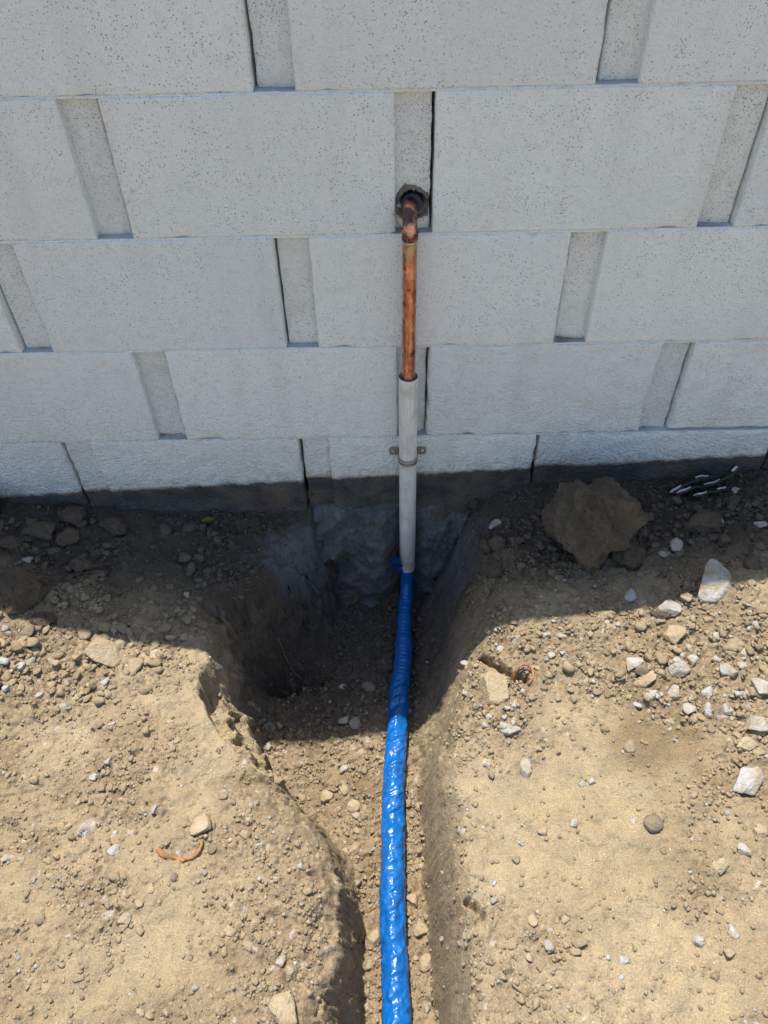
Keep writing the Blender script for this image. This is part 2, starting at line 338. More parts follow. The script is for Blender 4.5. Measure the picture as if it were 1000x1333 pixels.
# ragged cut faces: push the steep bank sideways by noise that follows height
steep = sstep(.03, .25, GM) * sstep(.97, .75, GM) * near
V[..., 0] += steep * (.012 * fbm(GY, GZ, 28, 4, 41) + .006 * fbm(GY * 2.5, GZ * .5, 60, 3, 43)) * np.where(GX < 0, .85, .12)
V[..., 1] += steep * .006 * fbm(GX, GZ, 40, 3, 42) * (GX < .3)
# colour of the soil, with shade painted in near the wall
nA = fbm(GX, GY, 4, 3, 61)[..., None]; nB = fbm(GX, GY, 11, 3, 62)[..., None]
gq = GG[..., None]; col = np.array([.342, .270, .168]) * (1 - gq) + np.array([.283, .215, .138]) * gq + nA * np.array([.05, .045, .035]) + nB * np.array([.04, .032, .022])
def patch(px, py, rx, ry, ang, s, ns=14):
    c, s_ = math.cos(ang), math.sin(ang); u = (GX - px) * c + (GY - py) * s_; v = -(GX - px) * s_ + (GY - py) * c
    d = np.hypot(u / rx, v / ry) + fbm(GX, GY, ns, 3, 66) * .35
    return (s * sstep(1.15, .6, d))[..., None]
damp = np.maximum(patch(.405, -.535, .085, .05, .1, .62), patch(.50, -.60, .08, .02, -.5, .5))
damp = np.maximum(damp, patch(-.24, -.56, .06, .02, .3, .35)); damp = np.maximum(damp, patch(-.62, -.55, .03, .05, 0, .4))
strip = (sstep(.40, .55, GM) * sstep(.985, .92, GM) * (GX > 0) * sstep(-.42, -.52, GY) * .25 * (.6 + .4 * sstep(-.2, .2, fbm(GX, GY, 15, 3, 67))))[..., None]       # clay smear on the right trench side
damp = np.maximum(damp, strip)
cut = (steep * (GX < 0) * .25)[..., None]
col = col * (1 - damp) + np.array([.205, .148, .080]) * damp
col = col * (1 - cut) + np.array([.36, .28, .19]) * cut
pale = np.maximum(patch(.30, -.62, .10, .10, .5, .35), patch(.30, -.86, .14, .09, 0, .35)); col = col * (1 - pale) + np.array([.375, .300, .187]) * pale
grey = np.maximum(patch(.13, -.09, .06, .07, 0, .45, 30), patch(-.16, -.08, .13, .05, .1, .75, 30)) * (1 - .8 * sstep(.2, .6, GM))[..., None]; col = col * (1 - grey) + np.array([.115, .117, .119]) * grey
grey_keep = grey
wet = (wallzone * .92)[..., None]; col = col * (1 - wet) + np.array([.052, .044, .036]) * wet  # near-black soil along the wall: shade painted into the colour
floor_shade = (sstep(.25, .7, GM) * sstep(-.40, -.27, GY + .06 * fbm(GX, GY, 9, 3, 68)) * .8)[..., None]; col = col * (1 - floor_shade) + np.array([.085, .075, .062]) * floor_shade  # shade painted onto the trench floor and sides close to the wall
col = col* (1 - grey_keep) + (col * .0 + np.array([.135, .137, .138])) * grey_keep; col = col * tint[..., None]; pk = (pick * .5 * sstep(.0, .3, GG))[..., None]; col = col * (1 - pk) + np.array([.50, .47, .42]) * pk * (1 - .6 * wet)
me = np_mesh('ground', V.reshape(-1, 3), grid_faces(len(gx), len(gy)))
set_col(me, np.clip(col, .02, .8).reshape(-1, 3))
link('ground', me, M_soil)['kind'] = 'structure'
def gza(x, y):
    i = np.clip(np.searchsorted(gx, x), 1, len(gx) - 1); j = np.clip(np.searchsorted(gy, y), 1, len(gy) - 1); return GZ[j, i]
def gz(x, y):
    """height of the built ground mesh at x, y"""
    i = int(np.clip(np.searchsorted(gx, x), 1, len(gx) - 1)); j = int(np.clip(np.searchsorted(gy, y), 1, len(gy) - 1))
    return float(GZ[j, i])

# ------------------------------------------------------------------ block wall
wall = bpy.data.objects.new('block_wall', None); C.objects.link(wall)
tag(wall, 'white painted concrete block wall with recessed vertical strips and dark unpainted foot', 'wall')
def face_box(x0, x1, z0, z1, yf, yb, r, step, amp, seed, hole=None):
    """box with a gridded, slightly uneven front and worn rounded edges; returns V, F"""
    def ax(a, b):
        n = max(2, int((b - a - .02) / step)); return np.r_[a, a + .0012, a + .003, a + .006, np.linspace(a + .010, b - .010, n + 1), b - .006, b - .003, b - .0012, b]
    xs, zs = ax(x0, x1), ax(z0, z1); X, Z = np.meshgrid(xs, zs)
    d = np.minimum(np.minimum(X - x0, x1 - X), np.minimum(Z - z0, z1 - Z))
    rr = r * (1 + 1.3 * np.clip(fbm(X + seed * 1.7, Z - seed, 45, 4, 71), -.55, 1.6)); t = np.clip(d / np.maximum(rr, 1e-4), 0, 1)
    Yv = yf + rr * (1 - np.sqrt(np.clip(1 - (1 - t) ** 2, 0, 1))) + amp * fbm(X + seed * 3.1, Z + seed, 24, 4, 73, .6) * sstep(0, .006, d)
    chip = sstep(.25, .6, fbm(X + seed, Z + seed * 2.2, 22, 3, 75)) * sstep(.012, 0, d); Yv = Yv + chip * .0045
    if hole is not None:
        hx, hz, hr = hole; th = np.arctan2(Z - hz, X - hx)
        q = np.hypot(X - hx, Z - hz) / (hr * (1 + .14 * np.sin(3 * th + 1) + .08 * np.sin(7 * th) + .12 * fbm(X, Z, 120, 2, 77)))
        Yv = Yv + .006 * sstep(1.45, 1.0, q) + .075 * sstep(1.05, .8, q) + sstep(1.5, .9, q) * .005 * fbm(X, Z, 200, 2, 78)
    ex = sstep(.03, 0, np.minimum(X - x0, x1 - X)); ez = sstep(.02, 0, np.minimum(Z - z0, z1 - Z)); jit = .0011 + amp * .7
    X = X + ex * jit * fbm(Z + seed, np.sign(X - (x0 + x1) / 2) * 3 + Z * 0 + seed, 28, 4, 79, .6); Z = Z + ez * jit * .5 * fbm(X, np.sign(Z - (z0 + z1) / 2) * 3 + seed, 30, 4, 80, .6)
    nu, nv = len(xs), len(zs); V = np.stack([X, Yv, Z], -1).reshape(-1, 3); F = list(map(tuple, grid_faces(nu, nv)))
    i = np.arange(nu * nv).reshape(nv, nu); loop = list(i[0, :]) + list(i[1:, -1]) + list(i[-1, -2::-1]) + list(i[-2:0:-1, 0])
    base = len(V); W = V[loop].copy(); W[:, 1] = yb; V = np.r_[V, W]; n = len(loop)
    F += [(loop[k], base + k, base + (k + 1) % n, loop[(k + 1) % n]) for k in range(n)]
    return V, np.array(F)
def make_block(x0, z0, strip_first, rough, seed, recess=.0135, gap=.0035, hole=None, dz=0.0):
    L, S = .45, .0505; z0b, z1b = (z0 + .0014 + dz if z0 > .1 else -.07), z0 + .2 - .0014
    a, b = x0 + gap / 2, x0 + L - gap / 2
    step = .0065 if rough else .016; amp = .0035 if rough else .0009; r = .0040 if rough else .0020
    (m0, m1), (s0, s1) = ((a + S, b), (a, a + S + .004)) if strip_first else ((a, b - S), (b - S - .004, b))
    V1, F1 = face_box(m0, m1, z0b, z1b, 0.0, .10, r, step, amp, seed)
    V2, F2 = face_box(s0, s1, z0b + .0006, z1b - .0006, recess, .095, .0015, .0018 if hole else step, amp * .7, seed + 5, hole)
    me = np_mesh('block', np.r_[V1, V2], np.r_[F1, F2 + len(V1)])
    mi = np.r_[np.zeros(len(F1), np.int32), np.ones(len(F2), np.int32)]
    o = link('block', me, [M_paint, M_strip], wall); me.polygons.foreach_set('material_index', mi)
    me.update()
    return o
OFF_A, OFF_B = -.170, .067                        # joint positions of odd and even courses
for c in range(6):                                # c = 0 is the half buried bottom course
    z0 = .2 * c; odd = c % 2 == 0
    for k in range(-7, 7):
        x0 = (OFF_A if odd else OFF_B) + .45 * k; seed = c * 31 + k * 7 + .5
        vis = -1.3 < x0 < 1.2
        kw = {}
        if c == 0: kw = dict(recess=.004 if k in (-1, 1, 2) else .009, gap=.006)
        if c == 3 and k == -1: kw = dict(hole=(.0395, .641, .0205), gap=.0055)
        if c == 1 and k == 1: kw = dict(dz=.006)
        if c == 4 and k in (0, 1): kw['gap'] = .0055
        make_block(x0, z0, odd, (c == 0 or (c == 1 and k >= 0)) and vis, seed, **kw)
for c in range(1, 6):                             # bed joints, set back from the faces
    z = .2 * c; xs = np.linspace(-3.3, 3.2, 700); n = len(xs)
    yf = .0010 + .0012 * fbm(xs, xs * 0 + c, 30, 3, 81); zt = z + .0022 + .0006 * fbm(xs, xs * 0 + c, 60, 2, 82)
    V = np.r_[np.c_[xs, yf + .001, xs * 0 + z - .0022], np.c_[xs, yf, zt], np.c_[xs, xs * 0 + .09, zt]]
    me = np_mesh('mortar_bed', V, grid_faces(n, 3)); link('mortar_bed', me, [M_paint, M_bed], wall)
    me.polygons.foreach_set('material_index', np.r_[np.zeros(n - 1, np.int32), np.ones(n - 1, np.int32)])
th_, rr_ = np.meshgrid(np.linspace(0, 2 * np.pi, 73), np.linspace(.70, 1.0, 9)); px_ = .0395 + .0295 * rr_ * np.cos(th_) * (1 + .30 * rr_ ** 3 * fbm(np.cos(th_), np.sin(th_), 1.7, 4, 83, .7)); pz_ = .641 + .0275 * rr_ * np.sin(th_) * (1 + .36 * rr_ ** 3 * fbm(np.cos(th_) + 4, np.sin(th_), 1.7, 4, 84, .7))
py_ = .0135 + .004 - .0065 * np.sin(np.pi * np.clip((rr_ - .68) / .34, 0, 1)) + .0040 * fbm(px_, pz_, 130, 4, 85, .65)
px_ = np.clip(px_, .0148, .0625)
link('mortar_patch', np_mesh('mortar_patch', np.stack([px_, py_, pz_], -1).reshape(-1, 3), grid_faces(73, 9)), concrete_material('rough_patch', (.20, .18, .15), (.30, .28, .24), .005), wall)
link('wall_core', box_mesh('wall_core', -3.31, 3.21, .085, .19, -.02, 1.197), M_core, wall)
link('wall_cap', box_mesh('wall_cap', -3.32, 3.22, 0, .2, 1.1982, 1.204), M_bed, wall)
# footing: lumpy concrete under the wall, bared in the trench
xs = np.arange(-.34, .24, .0035); zs = np.arange(-.36, .046, .0035); X, Z = np.meshgrid(xs, zs)
top = .025 + .035 * fbm(X, X * 0, 11, 4, 91) - .02 * sstep(.0, .1, X) - .07 * sstep(-.14, -.22, X)
bulge = .016 * sstep(top, top - .05, Z) + .018 * sstep(-.05, -.13, Z + .03 * fbm(X, Z, 12, 2, 92)) * sstep(.10, -.06, X)
lump = .030 * fbm(X, Z, 15, 5, 93, .55) + .008 * np.abs(fbm(X, Z, 50, 3, 94))
ch = 1 - np.exp(-((X - .0335) / .034) ** 2)
dep = (bulge + lump + .012) * ch - .004; dep = dep - .03 * sstep(top - .012, top + .004, Z) + .004 * fbm(X, Z, 70, 3, 95)
hol = np.exp(-(((X + .13) / .05) ** 2 + ((Z + .17) / .04) ** 2)); dep = dep - .045 * hol
V = np.stack([X, np.clip(-dep, -.11, .03) , Z], -1).reshape(-1, 3)
foot = link('footing', np_mesh('footing', V, grid_faces(len(xs), len(zs))), M_foot)
tag(foot, 'lumpy grey concrete footing bared in the trench below the wall', 'footing')

# ------------------------------------------------------------------ pipes
def catmull(P, n):
    P = [Vector(p) for p in P]; P = [P[0] * 2 - P[1]] + P + [P[-1] * 2 - P[-2]]; out = []
    for i in range(1, len(P) - 2):
        a, b, c, d = P[i - 1:i + 3]
        for k in range(n):
            t = k / n; out.append(.5 * ((2 * b) + (c - a) * t + (2 * a - 5 * b + 4 * c - d) * t * t + (3 * b - a - 3 * c + d) * t ** 3))
    out.append(P[-2]); return out
def resample(P, step):
    P = np.array(P); s = np.r_[0, np.cumsum(np.linalg.norm(np.diff(P, axis=0), axis=1))]; n = max(3, int(s[-1] / step)); t = np.linspace(0, s[-1], n)
    return np.c_[np.interp(t, s, P[:, 0]), np.interp(t, s, P[:, 1]), np.interp(t, s, P[:, 2])], t
def tube(P, rad, seg=24, cap=True):
    """P: points, rad: (n,) or (n, seg) radii"""
    P = np.asarray(P, float); n = len(P); rad = np.asarray(rad, float); rad = rad[:, None] * np.ones((1, seg)) if rad.ndim == 1 else rad
    T = np.gradient(P, axis=0); T /= np.linalg.norm(T, axis=1)[:, None]
    ref = np.array([1., 0, 0]); A = ref[None] - T * (T @ ref)[:, None]; A /= np.linalg.norm(A, axis=1)[:, None]; B = np.cross(T, A)
    th = np.linspace(0, 2 * np.pi, seg, endpoint=False)
    V = (P[:, None] + rad[..., None] * (np.cos(th)[None, :, None] * A[:, None] + np.sin(th)[None, :, None] * B[:, None])).reshape(-1, 3)
    F = []
    i = np.arange(n * seg).reshape(n, seg); j = np.roll(i, -1, 1)
    F = np.c_[i[:-1].ravel(), j[:-1].ravel(), j[1:].ravel(), i[1:].ravel()]
    if cap:
        m = len(V); V = np.r_[V, P[:1], P[-1:]]; a = i[0]; b = i[-1]
        F = np.r_[F, np.c_[np.roll(a, -1), a, np.full(seg, m), np.full(seg, m)], np.c_[b, np.roll(b, -1), np.full(seg, m + 1), np.full(seg, m + 1)]]
    return V, F
def tube_obj(name, P, rad, mat, parent=None, seg=24, cap=True):
    V, F = tube(P, rad, seg, False)
    bm = bmesh.new(); vs = [bm.verts.new(v) for v in V]
    for f in F: bm.faces.new([vs[k] for k in f]).smooth = True
    if cap:
        bm.faces.new(vs[:seg][::-1]); bm.faces.new(vs[-seg:])
    bmesh.ops.recalc_face_normals(bm, faces=bm.faces[:])
    me = bpy.data.meshes.new(name); bm.to_mesh(me); bm.free()
    return link(name, me, mat, parent)
M_copper = copper_material('copper', .05); M_elbow = copper_material('tarnished_copper', .20)
def pvc_material():
    g = N('weathered_plastic'); p = g.pos(); q = g.n('Mapping', {'Vector': p, 'Scale': (1, 1, .08)}); n = g.noise(q, 170, 4, .6); m = g.noise(p, 35, 4, .65)
    c = g.mix(g.rng(n, .35, .68), (.82, .79, .71), (.62, .59, .52)); c = g.mix(g.math('MULTIPLY', g.rng(m, .5, .68), .5), c, (.48, .42, .33))
    z = g.n('SeparateXYZ', {0: p}).outputs[2]; c = g.mix(g.math('MULTIPLY', g.rng(z, .06, -.12), g.rng(m, .3, .6, .15, .6)), c, (.36, .31, .25))
    return g.out(c, g.rng(n, .3, .7, .42, .62), g.bump(n, .0012, .5))
M_pvc = pvc_material()
M_blue = film_material()
M_tape = plastic_material('dark_blue_tape', (.004, .012, .045), (.005, .016, .06), .25, .0012, 260, .2)
M_zinc = metal_material('galvanised_steel', (.42, .42, .40), .45)
M_solder = metal_material('solder', (.62, .60, .52), .35)
PX, PY = .0335, -.0225
cp = bpy.data.objects.new('copper_pipe', None); C.objects.link(cp); cp.location = (0, 0, 0)
tag(cp, 'shiny copper water pipe turning down out of the wall above the plastic sleeve', 'pipe')
zs_ = np.linspace(.618, .30, 40); k = fbm(zs_, zs_ * 0, 30, 2, 101) * .0003
tube_obj('straight_pipe', np.c_[PX + .001 * np.linspace(1, 0, 40), PY - .001 + zs_ * 0, zs_], .0111 + k, M_copper, cp, 32)
el = [(PX + .0065, .055, .6425), (PX + .0045, .02, .6425), (PX + .002, .003, .6425), (PX + .0015, -.008, .6405), (PX + .001, -.0165, .6345), (PX + .001, -.0222, .626), (PX + .001, PY - .001, .617), (PX + .001, PY - .001, .604)]
pp, tt = resample(catmull(el, 8), .0025); rr = np.full(len(pp), .0109); rr[tt > tt[-1] - .014] = .0125; rr[tt > tt[-1] - .0018] = .0119
elb = tube_obj('elbow', pp, rr, M_elbow, cp, 32)
tube_obj('solder_ring', np.c_[np.full(4, PX + .001), np.full(4, PY - .001), np.array([.6065, .603, .600, .5985])], np.array([.0118, .0118, .0115, .0111]), M_solder, elb, 28)
tube_obj('stub_tape', np.c_[PX + .0045 + np.zeros(8), np.linspace(.06, .006, 8), .6435 + np.zeros(8)], .0146 + .0004 * np.sin(np.arange(8) * 2.), M_tape, cp, 28)
# rigid sleeve, open at the top with a visible wall thickness
ps = bpy.data.objects.new('plastic_sleeve', None); C.objects.link(ps)
tag(ps, 'weathered white plastic pipe sleeve strapped upright to the wall foot', 'pipe sleeve')
ps.location = (0, 0, 0)
zz = np.r_[.300, np.linspace(.3545, .3555, 3), .3560, .3555, .3535, np.linspace(.34, -.158, 30)]
ri = np.r_[.0131, .0131, .0133, .0138, .0150, .0162, .0167, np.full(30, .0167)]
tube_obj('sleeve_body', np.c_[PX + 0 * zz, PY + 0 * zz, zz], ri, M_pvc, ps, 36, False)
# two-hole strap
st = bpy.data.objects.new('pipe_strap', None); C.objects.link(st); st.location = (PX, 0, .166)
tag(st, 'galvanised two-hole strap screwed to the wall around the white sleeve', 'strap')
def strap_mesh():
    bm = bmesh.new(); R_ = .0178; cy = PY; pts = []
    pts += [(-.0285, -.0015), (-.0205, -.0016), (-.0192, -.003), (-R_, cy + .003)]
    pts += [(R_ * math.cos(a), cy - R_ * math.sin(a)) for a in np.linspace(math.pi, 0, 25)]
    pts += [(R_, cy + .003), (.0192, -.003), (.0205, -.0016), (.0285, -.0015)]
    prof = [(-1, 0), (-.72, .0007), (-.45, .0001), (-.2, .0011), (.2, .0011), (.45, .0001), (.72, .0007), (1, 0)]
    rows = []
    for i, (x, y) in enumerate(pts):
        a = Vector(pts[min(i + 1, len(pts) - 1)]) - Vector(pts[max(i - 1, 0)]); nrm = Vector((a.y, -a.x)).normalized()
        if i < 3 or i > len(pts) - 4: hw = .0075
        else: hw = .0072
        rows.append([bm.verts.new((x + nrm.x * d, y + nrm.y * d, q * hw)) for q, d in prof])
    for a, b in zip(rows[:-1], rows[1:]):
        for j in range(len(prof) - 1): bm.faces.new((a[j], a[j + 1], b[j + 1], b[j]))
    bmesh.ops.recalc_face_normals(bm, faces=bm.faces[:]); bmesh.ops.solidify(bm, geom=bm.faces[:], thickness=.0011)
    me = bpy.data.meshes.new('band'); bm.to_mesh(me); bm.free(); return me
link('band', strap_mesh(), M_zinc, st)
for s in (-1, 1):
    bm = bmesh.new(); bmesh.ops.create_uvsphere(bm, u_segments=14, v_segments=8, radius=.0046)
    for v in bm.verts: v.co = Vector((v.co.x + s * .0275, v.co.z * .0 + v.co.y * .55 - .0032, v.co.z))
    for f in bm.faces: f.smooth = True
    sc = bpy.data.meshes.new('screw'); bm.to_mesh(sc); bm.free(); so_ = link('screw', sc, M_solder, st)
    bm = bmesh.new(); ring = []
    for k_ in range(24):
        t_ = k_ / 24 * 6.2832; cx_ = abs(math.cos(t_)) ** .55 * (1 if math.cos(t_) > 0 else -1); cz_ = abs(math.sin(t_)) ** .55 * (1 if math.sin(t_) > 0 else -1)
        ring.append(bm.verts.new((s * .0255 + cx_ * .0100, -.0026, cz_ * .0092)))
    f_ = bm.faces.new(ring); ex = bmesh.ops.extrude_face_region(bm, geom=[f_]); bmesh.ops.translate(bm, verts=[v for v in ex['geom'] if isinstance(v, bmesh.types.BMVert)], vec=(0, .0018, 0))
    bmesh.ops.recalc_face_normals(bm, faces=bm.faces[:]); ep = bpy.data.meshes.new('ear_plate'); bm.to_mesh(ep); bm.free(); link('ear_plate', ep, M_zinc, st)
# blue film sleeve over the buried pipe
bs = bpy.data.objects.new('blue_sleeve', None); C.objects.link(bs); bs.location = (0, 0, 0)
tag(bs, 'crinkled bright blue plastic film sleeve on the pipe along the trench', 'pipe sleeve')
path = [(PX, PY, -.145), (PX, PY - .001, -.175), (PX - .001, PY - .006, -.203), (PX - .003, -.052, -.224), (.026, -.095, -.2305), (.0235, -.15, -.234), (.020, -.212, -.235), (.011, -.285, -.235), (.005, -.37, -.235), (-.002, -.448, -.236),
 (-.005, -.522, -.237), (-.006, -.59, -.237), (-.008, -.654, -.237), (-.008, -.714, -.237), (-.006, -.792, -.236), (-.004, -.857, -.236), (0, -1.0, -.237), (.004, -1.3, -.237), (.0, -1.8, -.238), (0, -2.3, -.238), (0, -2.62, -.235)]
pp, tt = resample(catmull(path, 10), .0022)
seg = 56; th = np.linspace(0, 2 * np.pi, seg, endpoint=False); S_, TH = np.meshgrid(tt, th, indexing='ij')
ctl = np.interp(tt, [0, .03, .06, .14, .19, .205, .26, .30, .42, .55, .70, .80, .9, 3], [.0150, .0142, .0142, .0150, .0158, .0182, .0185, .0192, .0198, .0200, .0208, .0208, .022, .022])
cx, cy_ = np.cos(TH) * 1.0, np.sin(TH) * 1.0
film = sstep(.28, .33, S_)
w1 = 1 - np.abs(fbm(S_ * 1.0 + cx * .012, cy_ * .035 + S_ * .2, 34, 3, 111)) * 2.2
w2 = fbm(S_ + cx * .008, cy_ * .02, 60, 3, 112); w3 = fbm(S_ * 1.0, cx * .02 + cy_ * .013, 9, 2, 113)
taper = 1 - film
rad = ctl[:, None] + film * (.0030 * (w1 - .5) + .0016 * w2 + .0010 * w3) + taper * (.0004 * np.sin(S_ * 700 + TH) + .0007 * fbm(S_ * 3, cx * .02 + cy_ * .02, 30, 3, 114))
# meandering crease along the top of the film
cen = np.pi * .5 + .35 * np.sin(S_ * 95) * fbm(S_, S_ * 0, 16, 2, 116) * 2 + .3 * fbm(S_, S_ * 0 + 3, 10, 2, 115)
for sg in (1, -1):
    dth = np.angle(np.exp(1j * (TH - sg * cen))); rad = rad + film * .0011 * np.exp(-(dth / .10) ** 2)
V, F = tube(pp, rad, seg, False)
link('film', np_mesh('film', V, F), M_blue, bs)
fp = [(.026, -.034, -.156), (.017, -.037, -.146), (.010, -.040, -.130), (.007, -.042, -.115), (.009, -.043, -.102)]
bm = bmesh.new(); rows = []
for i, p in enumerate(catmull(fp, 4)):
    rows.append([bm.verts.new((p.x + (u - .5) * .020, p.y - .003 * math.sin(u * 3 + i * .6), p.z + (u - .5) * .010)) for u in (0, .33, .66, 1)])
for a, b in zip(rows[:-1], rows[1:]):
    for j in range(3): bm.faces.new((a[j], a[j + 1], b[j + 1], b[j])).smooth = True
bmesh.ops.solidify(bm, geom=bm.faces[:], thickness=.0008)
me = bpy.data.meshes.new('tape_tail'); bm.to_mesh(me); bm.free(); link('tape_tail', me, M_blue, bs)

# ------------------------------------------------------------------ loose stones
_ico = {}
def ico(sub):
    if sub not in _ico:
        bm = bmesh.new(); bmesh.ops.create_icosphere(bm, subdivisions=sub, radius=1); bm.verts.ensure_lookup_table()
        _ico[sub] = (np.array([v.co[:] for v in bm.verts]), np.array([[v.index for v in f.verts] for f in bm.faces])); bm.free()
    return _ico[sub]
def rock_verts(rnd, sub, planes, lo, hi, rough, nf=1.6):
    V, F = ico(sub); V = V.copy()
    for _ in range(planes):
        n = rnd.normal(size=3); n /= np.linalg.norm(n); d = rnd.uniform(lo, hi); k = V @ n; V = V - np.outer(np.clip(k - d, 0, None), n)
    o = rnd.uniform(0, 50, 3)
    q = fbm(V[:, 0] + o[0] + V[:, 2] * .7, V[:, 1] + o[1] - V[:, 2] * .6, nf, 4, 121, .55) + .6 * fbm(V[:, 2] + o[2], V[:, 0] - V[:, 1] + o[0], nf * 1.3, 3, 122)
    V = V * np.clip(1 + rough * q, .6, 1.35)[:, None]
    lo_, hi_ = V.min(0), V.max(0); return (V - (lo_ + hi_) / 2) / (hi_ - lo_) * 2, F
